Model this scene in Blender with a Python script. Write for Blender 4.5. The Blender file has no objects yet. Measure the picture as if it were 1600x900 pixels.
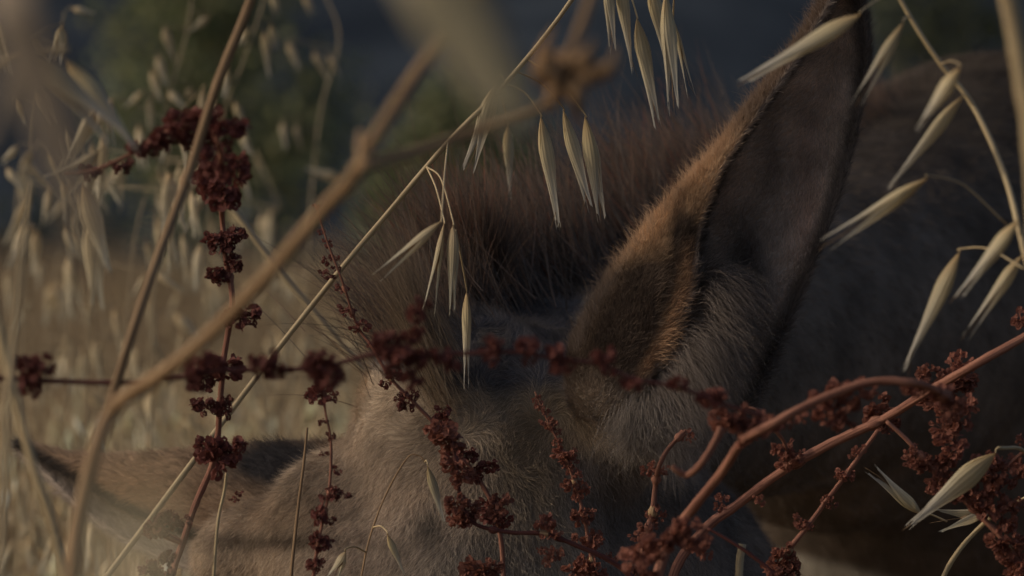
import bpy, bmesh, math, random
import numpy as np
from mathutils import Vector, Matrix, noise
random.seed(7); rng = np.random.default_rng(7)
S = bpy.context.scene
COL = S.collection

# ------------------------------------------------------------------ camera
CAM_H, PITCH, FPX, FOCUS = 0.75, 0.010, 8000.0, 2.95
cd = bpy.data.cameras.new('camera'); cam = bpy.data.objects.new('camera', cd); COL.objects.link(cam)
cd.sensor_width = 36; cd.lens = 180; cd.clip_start = 0.05; cd.clip_end = 3000
cam.location = (0, 0, CAM_H); cam.rotation_euler = (math.pi/2 - PITCH, 0, 0)
cd.dof.use_dof = True; cd.dof.focus_distance = FOCUS; cd.dof.aperture_fstop = 12
S.camera = cam
# ------------------------------------------------------------------ world, sun, exposure
SUN = Vector((-0.86, -0.10, 0.44)).normalized()          # towards the sun: from the left, late afternoon
w = bpy.data.worlds.new('World'); S.world = w; w.use_nodes = True
nt = w.node_tree; bg = nt.nodes['Background']
sky = nt.nodes.new('ShaderNodeTexSky'); sky.sky_type = 'NISHITA'; sky.sun_disc = False; sky.dust_density = 4.0; sky.air_density = .9
sky.sun_elevation = math.asin(SUN.z); sky.sun_rotation = math.atan2(SUN.x, SUN.y)
nt.links.new(sky.outputs[0], bg.inputs[0]); bg.inputs[1].default_value = 0.15
sl = bpy.data.lights.new('sun', 'SUN'); so = bpy.data.objects.new('sun', sl); COL.objects.link(so)
sl.energy = 2.0; sl.angle = math.radians(0.5); sl.color = (1.0, 0.86, 0.66)
so.rotation_euler = SUN.to_track_quat('Z', 'Y').to_euler(); so.location = (-5, 0, 6)
S.view_settings.view_transform = 'Standard'; S.view_settings.look = 'None'
S.view_settings.exposure = -0.66; S.view_settings.gamma = 1; S.view_settings.use_curve_mapping = False
S.cycles.max_bounces = 8; S.cycles.transparent_max_bounces = 8

# ------------------------------------------------------------------ helpers
cp, sp = math.cos(PITCH), math.sin(PITCH)
def P(px, py, d):
    """a place in the world seen in that direction at distance d"""
    x = (px-800)/FPX*d; u = -(py-450)/FPX*d
    return Vector((x, d*cp + u*sp, CAM_H - d*sp + u*cp))
def proj(a):
    a = np.asarray(a); y = a[:, 1]; z = a[:, 2]-CAM_H
    d = y*cp - z*sp; u = y*sp + z*cp
    return 800 + a[:, 0]/d*FPX, 450 - u/d*FPX, d
def tag(o, label=None, cat=None, group=None, kind=None):
    if label: o['label'] = label
    if cat: o['category'] = cat
    if group: o['group'] = group
    if kind: o['kind'] = kind
    return o
def link(name, data, parent=None):
    o = bpy.data.objects.new(name, data); COL.objects.link(o)
    if parent: o.parent = parent; o.matrix_parent_inverse = Matrix.Translation(-parent.location)
    return o
def empty(name, loc):
    o = link(name, None); o.location = loc; o.empty_display_size = 0.02
    return o
def mesh(name, v, f, m, smooth=True):
    me = bpy.data.meshes.new(name); me.from_pydata([tuple(p) for p in v], [], f)
    if m: me.materials.append(m)
    if smooth: me.polygons.foreach_set('use_smooth', [True]*len(me.polygons))
    me.update(); return me
def npmesh(name, V, F, m, col=None, smooth=True):
    me = bpy.data.meshes.new(name); n = F.shape[1]
    me.vertices.add(len(V)); me.vertices.foreach_set('co', V.astype(np.float32).ravel())
    me.loops.add(F.size); me.loops.foreach_set('vertex_index', F.astype(np.int32).ravel())
    me.polygons.add(len(F)); me.polygons.foreach_set('loop_start', np.arange(0, F.size, n, dtype=np.int32))
    me.polygons.foreach_set('use_smooth', np.full(len(F), smooth))
    me.update(calc_edges=True); me.materials.append(m)
    if col is not None:
        a = me.attributes.new('col', 'FLOAT_COLOR', 'POINT')
        a.data.foreach_set('color', np.c_[col, np.ones(len(col))].astype(np.float32).ravel())
    return me
def catmull(pts, n=8):
    """pts: list of tuples of numbers; returns smooth samples"""
    p = [np.array(q, float) for q in pts]; p = [2*p[0]-p[1]] + p + [2*p[-1]-p[-2]]; out = []
    for i in range(1, len(p)-2):
        a, b, c, d = p[i-1:i+3]
        for k in range(n):
            t = k/n
            out.append(.5*((2*b)+(-a+c)*t+(2*a-5*b+4*c-d)*t*t+(-a+3*b-3*c+d)*t**3))
    out.append(p[-2]); return out
def tube(pts, radii, m, name, sides=8, rough=0.0, cap=True, ridge=0.0):
    v, f, tcv = [], [], []; n = len(pts); pts = [Vector(p) for p in pts]; prev = None; sl_ = 0; ph = random.random()*99
    for i in range(n):
        t = (pts[min(i+1, n-1)]-pts[max(i-1, 0)]).normalized()
        a = t.cross(Vector((0, 1, 0.01))).normalized() if prev is None else (prev - t*prev.dot(t)).normalized()
        prev = a; b = t.cross(a); sl_ += (pts[i]-pts[i-1]).length if i else 0
        wob = 1+.5*rough*noise.noise(Vector((sl_*160, ph, 0)))
        for k in range(sides):
            th = 2*math.pi*k/sides; r = radii[i]*(1+rough*(random.random()-.5))*(1+(ridge if k % 2 else -ridge))*wob; tcv += [math.cos(th)*2.2+ph, math.sin(th)*2.2, sl_*22]
            v.append(pts[i]+a*math.cos(th)*r+b*math.sin(th)*r)
    for i in range(n-1):
        for k in range(sides):
            k2 = (k+1) % sides
            f.append((i*sides+k, i*sides+k2, (i+1)*sides+k2, (i+1)*sides+k))
    if cap:
        f.append(tuple(range(sides))[::-1]); f.append(tuple((n-1)*sides+k for k in range(sides)))
    me = mesh(name, v, f, m); x = me.attributes.new('tc', 'FLOAT_VECTOR', 'POINT'); x.data.foreach_set('vector', tcv)
    return me

# ------------------------------------------------------------------ materials
def mat(name, base, rough=.6, spec=.3, var=None, scale=60, stretch=None, bump=0, trans=0, attr=None, sheen=0, detail=4, tc_=False):
    m = bpy.data.materials.new(name); m.use_nodes = True; t = m.node_tree; N = t.nodes; L = t.links
    b = N['Principled BSDF']; b.inputs['Roughness'].default_value = rough
    b.inputs['Specular IOR Level'].default_value = spec
    tc = N.new('ShaderNodeTexCoord'); mp = N.new('ShaderNodeMapping'); 
    if tc_:
        ta = N.new('ShaderNodeAttribute'); ta.attribute_name = 'tc'; L.new(ta.outputs['Vector'], mp.inputs[0])
    else: L.new(tc.outputs['Object'], mp.inputs[0])
    if stretch: mp.inputs['Scale'].default_value = stretch
    nz = N.new('ShaderNodeTexNoise'); nz.inputs['Scale'].default_value = scale; nz.inputs['Detail'].default_value = detail
    L.new(mp.outputs[0], nz.inputs[0])
    if attr:
        src = N.new('ShaderNodeAttribute'); src.attribute_name = attr; colout = src.outputs['Color']
    else:
        r = N.new('ShaderNodeValToRGB'); r.color_ramp.elements[0].position = .32; r.color_ramp.elements[1].position = .68
        r.color_ramp.elements[0].color = (*base, 1); r.color_ramp.elements[1].color = (*(var or base), 1)
        L.new(nz.outputs[0], r.inputs[0]); colout = r.outputs[0]
    oi = N.new('ShaderNodeObjectInfo'); hs = N.new('ShaderNodeHueSaturation'); mr = N.new('ShaderNodeMapRange')
    mr.inputs[3].default_value = .78; mr.inputs[4].default_value = 1.22
    L.new(oi.outputs['Random'], mr.inputs[0]); L.new(mr.outputs[0], hs.inputs['Value']); L.new(colout, hs.inputs['Color'])
    colout = hs.outputs[0] if not attr else colout
    L.new(colout, b.inputs['Base Color'])
    if bump:
        bp = N.new('ShaderNodeBump'); bp.inputs['Strength'].default_value = bump; bp.inputs['Distance'].default_value = .0006
        L.new(nz.outputs[0], bp.inputs['Height']); L.new(bp.outputs[0], b.inputs['Normal'])
    if trans:
        tr = N.new('ShaderNodeBsdfTranslucent'); mx = N.new('ShaderNodeMixShader'); mx.inputs[0].default_value = trans
        L.new(colout, tr.inputs[0]); L.new(b.outputs[0], mx.inputs[1]); L.new(tr.outputs[0], mx.inputs[2])
        L.new(mx.outputs[0], N['Material Output'].inputs[0])
    return m
M_STRAW = mat('straw', (.30, .21, .11), .55, .3, (.54, .43, .25), 1.6, None, .5, tc_=True)
M_STRAWD = mat('brown_straw', (.17, .10, .05), .65, .2, (.38, .25, .14), 1.6, None, .7, tc_=True)
M_PALE = mat('pale_straw', (.25, .19, .11), .6, .2, (.42, .34, .22), 1.6, None, .4, tc_=True)
M_RED = mat('red_stem', (.13, .052, .038), .75, .15, (.35, .165, .11), 1.7, None, .9, tc_=True)
M_REDD = mat('dull_red_stem', (.06, .02, .017), .6, .2, (.15, .05, .038), 1.7, None, .7, tc_=True)
M_FRUIT = mat('dock_fruit', (.07, .022, .02), .6, .25, (.24, .075, .055), 260, None, .5, .3)
M_FRUITR = mat('ruddy_dock_fruit', (.12, .042, .03), .6, .25, (.38, .15, .10), 260, None, .5, .35)
M_THIST = mat('thistle', (.26, .15, .07), .7, .2, (.38, .24, .13), 80, None, .5, .2)
M_CANE = mat('pale_cane', (.19, .155, .12), .7, .2, (.25, .20, .15), 30, (1, 1, .1), .3)
M_BLADE = mat('bleached_blade', (.42, .37, .25), .7, .2, (.50, .44, .31), 30, (1, 1, .1), .3, .3)
M_FUR = mat('fur', (0, 0, 0), .7, .15, attr='col')
M_SKIN = mat('hide', (0, 0, 0), .9, .05, attr='col')
M_HAIR = mat('coarse_hair', (0, 0, 0), .5, .3, attr='col', trans=.25)
M_GRASS = mat('dry_grass', (0, 0, 0), .7, .2, attr='col', trans=.3)
M_LEAF = mat('leaf', (0, 0, 0), .55, .35, attr='col', trans=.3)
M_BARK = mat('bark', (.07, .055, .045), .9, .1, (.12, .1, .08), 30, (1, 1, .3), .8)
M_HOOF = mat('hoof', (.03, .027, .025), .5, .4)
M_ROCK = mat('rock', (.09, .10, .115), .9, .1, (.15, .16, .17), 6, None, .8)
# oat chaff: tan at the stalk end, bleached towards the tip, fine ribs along it
def chaff(name, c0, c1, c2):
    m = bpy.data.materials.new(name); m.use_nodes = True; t = m.node_tree; N = t.nodes; L = t.links
    b = N['Principled BSDF']; b.inputs['Roughness'].default_value = .5; b.inputs['Specular IOR Level'].default_value = .35
    at = N.new('ShaderNodeAttribute'); at.attribute_name = 'along'
    r = N.new('ShaderNodeValToRGB'); e = r.color_ramp.elements; e[0].color = (*c0, 1); e[0].position = 0
    e[1].color = (*c2, 1); e[1].position = .85; k = e.new(.3); k.color = (*c1, 1)
    L.new(at.outputs['Fac'], r.inputs[0])
    rb = N.new('ShaderNodeAttribute'); rb.attribute_name = 'across'
    wv = N.new('ShaderNodeMath'); wv.operation = 'SINE'; mu = N.new('ShaderNodeMath'); mu.operation = 'MULTIPLY'; mu.inputs[1].default_value = 44
    L.new(rb.outputs['Fac'], mu.inputs[0]); L.new(mu.outputs[0], wv.inputs[0])
    mr = N.new('ShaderNodeMapRange'); mr.inputs[1].default_value = -1; mr.inputs[3].default_value = .88; mr.inputs[4].default_value = 1.06
    L.new(wv.outputs[0], mr.inputs[0])
    oi = N.new('ShaderNodeObjectInfo'); m2 = N.new('ShaderNodeMapRange'); m2.inputs[3].default_value = .75; m2.inputs[4].default_value = 1.12
    L.new(oi.outputs['Random'], m2.inputs[0]); m3 = N.new('ShaderNodeMath'); m3.operation = 'MULTIPLY'
    L.new(mr.outputs[0], m3.inputs[0]); L.new(m2.outputs[0], m3.inputs[1])
    hs = N.new('ShaderNodeHueSaturation'); L.new(r.outputs[0], hs.inputs['Color']); L.new(m3.outputs[0], hs.inputs['Value'])
    L.new(hs.outputs[0], b.inputs['Base Color'])
    bp = N.new('ShaderNodeBump'); bp.inputs['Strength'].default_value = .35; bp.inputs['Distance'].default_value = .0003
    L.new(wv.outputs[0], bp.inputs['Height']); L.new(bp.outputs[0], b.inputs['Normal'])
    tr = N.new('ShaderNodeBsdfTranslucent'); mx = N.new('ShaderNodeMixShader'); mx.inputs[0].default_value = .38
    L.new(hs.outputs[0], tr.inputs[0]); L.new(b.outputs[0], mx.inputs[1]); L.new(tr.outputs[0], mx.inputs[2])
    L.new(mx.outputs[0], N['Material Output'].inputs[0]); return m
M_CHAFF = chaff('oat_chaff', (.56, .38, .17), (.60, .50, .30), (.54, .50, .42))
M_CHAFFG = chaff('grey_oat_chaff', (.54, .38, .20), (.64, .53, .34), (.60, .55, .42))

# ------------------------------------------------------------------ ground, hills
def gz(x, y):
    return 0.42*max(0, min(1, (y-9)/26))**1.2 + .02*noise.noise(Vector((x*.3, y*.3, 0)))
def terrain():
    ys = [-6, -2, 0, 2, 4, 6, 8, 10, 13, 17, 22, 28, 36, 44, 52, 60, 70, 85, 100, 125, 160, 220, 320, 480, 700, 1000, 1500]
    V, F = [], []; nx = 61
    for y in ys:
        half = 40 + max(0, y)*1.5
        for i in range(nx):
            x = (i/(nx-1)*2-1)*half
            if y < 45: z = gz(x, y)
            else: z = .42 + (y-45)*.0
            V.append((x, y, z))
    for j in range(len(ys)-1):
        for i in range(nx-1):
            a = j*nx+i; F.append((a, a+1, a+nx+1, a+nx))
    return V, F
v, f = terrain()
M_SOIL = mat('dry_soil', (.10, .075, .05), .95, .05, (.15, .11, .075), 3, None, .6)
tag(link('ground', mesh('ground', v, f, M_SOIL)), kind='structure')
def hillside():
    V, F = [], []; nx, ny = 150, 70
    for j in range(ny):
        y = 62 + 260*(j/(ny-1))**1.5
        for i in range(nx):
            x = (i/(nx-1)*2-1)*(70+y*.9)
            h = (y-62)*.55
            h += 1.1*noise.fractal(Vector((x*.16, y*.16, 3)), 1.0, 2.0, 5)*min(1, (y-60)/8) + 6*noise.noise(Vector((x*.015, y*.015, 9)))*min(1, (y-62)/60)
            V.append((x, y, .3+max(h, -.2) if j else -.5))
    for j in range(ny-1):
        for i in range(nx-1):
            a = j*nx+i; F.append((a, a+1, a+nx+1, a+nx))
    return V, F
v, f = hillside()
M_HILL = mat('wooded_slope', (.024, .032, .044), .95, .05, (.050, .062, .078), .8, (1, 1, 1.6), 0, detail=8)
tag(link('hills', mesh('hills', v, f, M_HILL)), kind='structure')

# ------------------------------------------------------------------ field of dry grass (nobody could count it)
def blades(n, ylo, yhi, hlo, hhi, wid, seed, power=1.6, seeds=.35, lean=.35):
    r = np.random.default_rng(seed)
    y = ylo + (yhi-ylo)*r.random(n)**power
    half = .115*y + .35; x = (r.random(n)*2-1)*half
    z0 = np.array([gz(a, b) for a, b in zip(x, y)]) - .01
    h = (hlo+(hhi-hlo)*r.random(n)**1.3); wd = wid*(.5+r.random(n))*(1+y*.02)
    az = r.random(n)*2*np.pi; ln = (r.normal(0, 1, n)*lean)
    dx, dy = np.cos(az)*ln*h, np.sin(az)*ln*h
    th = r.random(n)*np.pi; ax, ay = np.cos(th)*wd*.5, np.sin(th)*wd*.5
    V = []; ks = 5
    for k in range(ks):
        t = k/(ks-1); s = 1-.85*t**1.5
        cx, cy, cz = x+dx*t*t, y+dy*t*t, z0+h*(t-.18*np.abs(ln)*t*t)
        V += [np.c_[cx-ax*s, cy-ay*s, cz], np.c_[cx+ax*s, cy+ay*s, cz]]
    V = np.stack(V, 1).reshape(-1, 3)
    F = np.array([(2*k, 2*k+1, 2*k+3, 2*k+2) for k in range(ks-1)])
    F = (F[None]+(np.arange(n)*2*ks)[:, None, None]).reshape(-1, 4)
    pal = np.array([(.27, .19, .11), (.42, .32, .19), (.15, .095, .05), (.33, .26, .16), (.22, .14, .075)])
    pn = np.array([noise.noise(Vector((a*1.3, b*.8, 4))) for a, b in zip(x, y)])[:, None]
    c = pal[r.integers(0, 5, n)]*(.75+.5*r.random((n, 1)))*(1+.8*pn)
    C = np.repeat(c, 2*ks, 0)
    # hanging chaff on some of them: a small four-sided spindle
    m = int(n*seeds); idx = r.integers(0, n, m); t = .7+.3*r.random(m)
    bx = x[idx]+dx[idx]*t*t+r.normal(0, .02, m); by = y[idx]+dy[idx]*t*t; bz = z0[idx]+h[idx]*t
    L = .028+.022*r.random(m); q = L*.09; sx = r.normal(0, .35, m)*L; sy = r.normal(0, .3, m)*L
    R = [np.c_[bx, by, bz]]
    for k in range(4):
        R.append(np.c_[bx+sx*.4+q*math.cos(k*math.pi/2), by+sy*.4+q*math.sin(k*math.pi/2), bz-L*.35])
    R.append(np.c_[bx+sx, by+sy, bz-L]); R = np.stack(R, 1).reshape(-1, 3)
    T = np.array([(0, 1, 2, 2), (0, 2, 3, 3), (0, 3, 4, 4), (0, 4, 1, 1), (5, 2, 1, 1), (5, 3, 2, 2), (5, 4, 3, 3), (5, 1, 4, 4)])[:, :3]
    T = (T[None]+(np.arange(m)*6)[:, None, None]).reshape(-1, 3)
    cs = np.array((.52, .41, .26))*(.6+.6*r.random((m, 1))); CS = np.repeat(cs, 6, 0)
    # one mesh of triangles
    F3 = np.concatenate([F[:, [0, 1, 2]], F[:, [0, 2, 3]], T+len(V)])
    return np.concatenate([V, R]), F3, np.concatenate([C, CS])
V, F, C = blades(34000, 5.2, 36, .22, .50, .0028, 3)
tag(link('dry_grass', npmesh('dry_grass', V, F, M_GRASS, C)), kind='stuff')
V, F, C = blades(5200, 4.9, 10, .36, .60, .0058, 4, 1.3, 1.0, .9)
tag(link('tangled_straw', npmesh('tangled_straw', V, F, M_GRASS, np.clip(C*1.35, 0, .7))), kind='stuff')

V, F, C = blades(6000, 4.7, 8.0, .34, .58, .009, 5, 1.2, .5, 1.2)
tag(link('tangled_straw', npmesh('tangled_straw', V, F, M_GRASS, np.clip(C*2.1, 0, .75))), kind='stuff')

# ------------------------------------------------------------------ trees and bushes behind
def foliage(centres, n, leaf, pal, seed, flat=1.0):
    r = np.random.default_rng(seed); cs = np.array(centres, float)
    wts = cs[:, 3]**2; k = r.choice(len(cs), n, p=wts/wts.sum())
    u = r.normal(0, 1, (n, 3)); u /= np.linalg.norm(u, axis=1)[:, None]
    c = cs[k, :3] + r.normal(0, .62, (n, 3))*cs[k, 3:4]*np.array([1, 1, 1.25])
    a = r.normal(0, 1, (n, 3)); a /= np.linalg.norm(a, axis=1)[:, None]
    b = np.cross(a, r.normal(0, 1, (n, 3))); b /= np.linalg.norm(b, axis=1)[:, None]
    s = leaf*(.6+.8*r.random((n, 1)))
    V = np.stack([c-a*s, c+b*s*.4, c+a*s, c-b*s*.4], 1).reshape(-1, 3)
    F = (np.array([[0, 1, 2, 3]])+(np.arange(n)*4)[:, None])
    pal = np.array(pal); col = pal[r.integers(0, len(pal), n)]*(.7+.6*r.random((n, 1)))
    return V, F, np.repeat(col, 4, 0)
GREENS = [(.15, .175, .08), (.23, .235, .11), (.10, .13, .06), (.28, .27, .14)]
def tree(name, label, cat, base, clumps, n, leaf, pal, seed, trunk_h, tr=.03):
    root = tag(empty(name, base), label, cat)
    V, F, C = foliage(clumps, n, leaf, pal, seed)
    link('crown', npmesh('crown', V, F, M_LEAF, C, False), root)
    b = Vector(base); top = b+Vector((.05, 0, trunk_h))
    link('trunk', tube([b, b.lerp(top, .4)+Vector((.03, 0, 0)), top], [tr, tr*.8, tr*.4], M_BARK, 'trunk', 8, .2), root)
    for c in clumps:
        e = Vector(c[:3]); s = b.lerp(top, min(.95, max(.35, (e.z-b.z)*.5/trunk_h)))
        link('limb', tube([s, s.lerp(e, .55)+Vector((0, 0, .05)), e], [tr*.45, tr*.3, tr*.1], M_BARK, 'limb', 6, .2), root)
    return root
D = 24.0
cl = []
for px, py, r_ in [(250, 40, .16), (300, -30, .22), (330, 90, .2), (230, 130, .17), (280, 180, .2), (380, 60, .16), (420, 190, .19),
                   (350, 250, .2), (200, 220, .15), (480, 170, .14), (500, 230, .13), (430, 290, .15), (280, 310, .17), (320, -150, .25), (400, -90, .2), (250, -120, .15), (520, 120, .09)]:
    q = P(px, py, D+random.uniform(-.3, .3)); cl.append((*q, r_))
tree('young_tree', 'small loose green tree standing beyond the dry field on the left', 'tree', (P(340, 560, D).x, D, .3), [(*c_[:3], c_[3]*1.2) for c_ in cl], 6500, .034, GREENS, 11, 1.7)
cl = [(*P(a, b, 26), c) for a, b, c in [(600, 300, .16), (660, 260, .2), (720, 240, .2), (690, 180, .15), (760, 300, .2), (630, 340, .2), (740, 170, .12), (800, 260, .2)]]
tree('green_bush', 'dark green bush behind the donkey\'s forelock at the field edge', 'bush', (P(690, 500, 26).x, 26, .3), cl, 3600, .034, GREENS, 12, .9, .025)
cl = [(*P(a, b, 30), c) for a, b, c in [(1400, 60, .2), (1470, 20, .24), (1540, 40, .2), (1430, -30, .25), (1500, 90, .2)]]
tree('olive_bush', 'olive green bush beyond the donkey\'s withers at top right', 'bush', (P(1460, 400, 30).x, 30, .3), cl, 1300, .036, [(.06, .07, .03), (.09, .095, .045)], 13, 1.3, .025)
cl = [(*P(a, b, 33), c) for a, b, c in [(-40, 360, .25), (60, 355, .2), (150, 350, .22), (-150, 350, .3)]]
tree('low_dark_bush', 'low dark bush at the far left edge of the dry field', 'bush', (P(40, 420, 33).x, 33, .34), cl, 1000, .04, [(.03, .042, .02), (.045, .05, .02)], 14, .25, .02)

def rock(label, px, py, d, s, seed):
    bm = bmesh.new(); bmesh.ops.create_icosphere(bm, subdivisions=3, radius=1); random.seed(seed)
    for q in bm.verts:
        n_ = 1+.35*noise.noise(q.co*1.3+Vector((seed, 0, 0)))
        q.co = Vector((q.co.x*s*1.5*n_, q.co.y*s*n_, q.co.z*s*.8*n_))
    me = bpy.data.meshes.new('rock'); bm.to_mesh(me); bm.free(); me.materials.append(M_ROCK)
    o = link('rock', me); o.location = P(px, py, d)
    o.location.z = min(o.location.z, .34+s*.6) if d < 50 else o.location.z
    tag(o, label, 'rock')
rock('pale grey boulder on the hillside below the young tree', 437, 300, 64.5, .13, 1)
rock('long bluish boulder at the foot of the slope right of the young tree', 400, 332, 63, .2, 2)
rock('small pale boulder on the slope above the green bush', 815, 275, 65, .12, 3)

# ------------------------------------------------------------------ the donkey
px_m = lambda d: d/FPX
def blob(bm, p, r, scale=(1, 1, 1), rot=None):
    M = Matrix.Translation(p) @ (rot or Matrix.Identity(4)) @ Matrix.Diagonal((*[r*s for s in scale], 1))
    bmesh.ops.create_icosphere(bm, subdivisions=4, radius=1, matrix=M)
def chain(bm, pts, per=5):
    for (a, b) in zip(pts[:-1], pts[1:]):
        for k in range(per):
            t = k/per; blob(bm, Vector(a[0]).lerp(b[0], t), a[1]+(b[1]-a[1])*t)
    blob(bm, Vector(pts[-1][0]), pts[-1][1])
bm = bmesh.new()
tilt = Matrix.Rotation(math.radians(-17), 4, 'Y')
# skull, brow, temples, cheeks, muzzle
blob(bm, P(775, 800, 3.11), .1, (.84, .86, 1.28), tilt)
blob(bm, P(800, 700, 3.10), .075, (1.05, .85, .9), tilt)
blob(bm, P(560, 850, 3.12), .056, (1.1, .9, 1.1), tilt)
blob(bm, P(455, 870, 3.15), .042, (1.5, .8, .9))
blob(bm, P(925, 690, 3.07), .045, (1, .7, .9), tilt)
blob(bm, P(1015, 655, 3.055), .03, (1.2, .8, 1))
blob(bm, P(975, 850, 3.14), .058, (1, 1, 1.5), tilt)
blob(bm, P(1040, 950, 3.26), .075, (1, 1, 1.3), tilt)
blob(bm, P(600, 960, 3.1), .058, (1, 1, 1.3), tilt)
chain(bm, [(P(770, 900, 3.10), .09), (P(730, 1250, 3.03), .062), (P(690, 1560, 2.98), .05), (P(680, 1700, 2.97), .055)], 6)
# neck and trunk
chain(bm, [(P(800, 690, 3.13), .072), (P(930, 630, 3.3), .078), (P(1080, 580, 3.46), .092), (P(1230, 530, 3.66), .108), (P(1400, 490, 3.92), .145),
           (P(1570, 470, 4.2), .205), (P(1900, 520, 4.5), .235), (P(2300, 540, 4.9), .245), (P(2650, 520, 5.2), .23)], 6)
blob(bm, P(1420, 620, 3.98), .17, (1, 1, 1.0))
blob(bm, P(1290, 560, 3.8), .13)
# legs
for (px, d, sx) in [(1340, 4.02, 0), (1700, 4.4, 0), (2500, 4.95, .05), (2750, 5.3, .05)]:
    t = P(px, 800, d); x, y = t.x, t.y
    chain(bm, [((x, y, t.z), .075), ((x+sx, y, .36), .042), ((x+sx, y, .33), .042), ((x, y, .12), .024), ((x, y-.01, .055), .03)], 7)
me = bpy.data.meshes.new('tmp'); bm.to_mesh(me); bm.free()
tmp = link('tmp', me)
rm = tmp.modifiers.new('r', 'REMESH'); rm.mode = 'VOXEL'; rm.voxel_size = .0075
sm = tmp.modifiers.new('s', 'SMOOTH'); sm.iterations = 9; sm.factor = .6
bpy.context.view_layer.update()
ev = tmp.evaluated_get(bpy.context.evaluated_depsgraph_get())
body_me = bpy.data.meshes.new_from_object(ev); bpy.data.objects.remove(tmp)
body_me.name = 'body'
body_me.polygons.foreach_set('use_smooth', [True]*len(body_me.polygons))

def G(px, py, x, y, sx, sy): return np.exp(-(((px-x)/sx)**2+((py-y)/sy)**2))
def mixc(c, col, w_): return c*(1-w_[:, None])+np.array(col)*w_[:, None]
def nz3(a, s, off=0): return np.array([noise.noise(Vector(q)*s+Vector((off, 0, 0))) for q in a])
def coat(a):
    px, py, d = proj(a); n = len(a)
    c = np.tile(np.array((.32, .25, .18)), (n, 1))
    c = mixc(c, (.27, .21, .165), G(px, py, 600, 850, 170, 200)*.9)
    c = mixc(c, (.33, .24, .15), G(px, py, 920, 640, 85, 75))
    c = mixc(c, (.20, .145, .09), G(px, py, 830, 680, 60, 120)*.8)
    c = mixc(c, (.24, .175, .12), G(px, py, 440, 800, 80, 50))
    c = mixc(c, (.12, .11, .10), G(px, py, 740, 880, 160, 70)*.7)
    c = mixc(c, (.17, .14, .12), np.clip((px-860-(py-760)*.15)/50, 0, 1)*np.clip((py-690)/30, 0, 1))  # shade on the right temple, painted into the coat colour
    c = mixc(c, (.025, .022, .02), G(px, py, 672, 822, 26, 34)*.9)  # small shadow on the forehead, painted as dark fur
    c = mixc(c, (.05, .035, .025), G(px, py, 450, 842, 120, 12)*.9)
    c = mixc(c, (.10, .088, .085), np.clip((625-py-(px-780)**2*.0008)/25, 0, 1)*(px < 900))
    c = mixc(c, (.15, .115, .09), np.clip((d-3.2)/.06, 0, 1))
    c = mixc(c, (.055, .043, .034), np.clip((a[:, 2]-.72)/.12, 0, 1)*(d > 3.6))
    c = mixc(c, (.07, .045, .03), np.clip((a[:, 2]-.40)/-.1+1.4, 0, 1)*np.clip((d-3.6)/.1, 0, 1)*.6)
    pale = np.clip((py-860-(px-1250)*.24)/14, 0, 1)*np.clip((px-1200)/30, 0, 1)*np.clip((1500-px)/160, 0, 1)*(d > 3.6)
    c = mixc(c, (.48, .44, .38), pale)
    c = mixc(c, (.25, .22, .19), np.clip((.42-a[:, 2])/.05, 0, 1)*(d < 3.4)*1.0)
    c *= (1+.45*nz3(a, 18, 4))[:, None]*(1+.3*nz3(a, 70, 9))[:, None]
    return np.clip(c, .008, 1)
vv = np.empty(len(body_me.vertices)*3, np.float32); body_me.vertices.foreach_get('co', vv); vv = vv.reshape(-1, 3)
at = body_me.attributes.new('col', 'FLOAT_COLOR', 'POINT')
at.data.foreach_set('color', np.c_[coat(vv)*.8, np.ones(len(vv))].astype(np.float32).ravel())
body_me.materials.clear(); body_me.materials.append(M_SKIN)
donkey = tag(empty('donkey', (P(1450, 800, 4.1).x, 4.1, 0)), 'brown shaggy donkey with its head down behind the dry weeds, one ear raised', 'donkey')
link('body', body_me, donkey)
for (px, d) in [(1340, 4.02), (1700, 4.4), (2500, 4.95), (2750, 5.3)]:
    t = P(px, 800, d)
    link('hoof', tube([(t.x, t.y-.022, 0), (t.x, t.y-.015, .03), (t.x, t.y-.01, .058)], [.042, .037, .03], M_HOOF, 'hoof', 14), donkey)
# ears: rows from base to tip, each row = outer edge, near rim, far rim
def ear(rows, dbase, dtip, depth, thick, front=.012, n_across=14):
    rr = catmull([sum([list(a) for a in r_], []) for r_ in rows], 6); V = []; n = len(rr); info = []
    for i, r_ in enumerate(rr):
        t = i/(n-1); d0 = dbase+(dtip-dbase)*t; s = math.sqrt(max(0, 1-t))*(1 if t > .1 else .85+1.5*t)
        o, n1, n2 = r_[0:2], r_[2:4], r_[4:6]
        q = [P(*n1, d0-front*s), P(*(o*.55+n1*.45), d0-front*.9*s), P(*o, d0+depth*.28*s), P(*(o*.72+n2*.28), d0+depth*.85*s), P(*(o*.4+n2*.6), d0+depth*s), P(*(o*.1+n2*.9), d0+depth*.45*s), P(*n2, d0)]
        cv = catmull([tuple(a) for a in q], 4)
        V.append(cv)
    m = len(V[0]); vs = [Vector(p) for r_ in V for p in r_]
    F = [(j*m+k, j*m+k+1, (j+1)*m+k+1, (j+1)*m+k) for j in range(n-1) for k in range(m-1)]
    me = bpy.data.meshes.new('ear'); me.from_pydata([tuple(q) for q in vs], [], F)
    o = link('tmp', me); so_ = o.modifiers.new('s', 'SOLIDIFY'); so_.thickness = thick; so_.offset = 0
    sb = o.modifiers.new('b', 'SUBSURF'); sb.levels = 1
    bpy.context.view_layer.update(); e = bpy.data.meshes.new_from_object(o.evaluated_get(bpy.context.evaluated_depsgraph_get()))
    bpy.data.objects.remove(o); e.polygons.foreach_set('use_smooth', [True]*len(e.polygons))
    return e, vs, m, n
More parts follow.
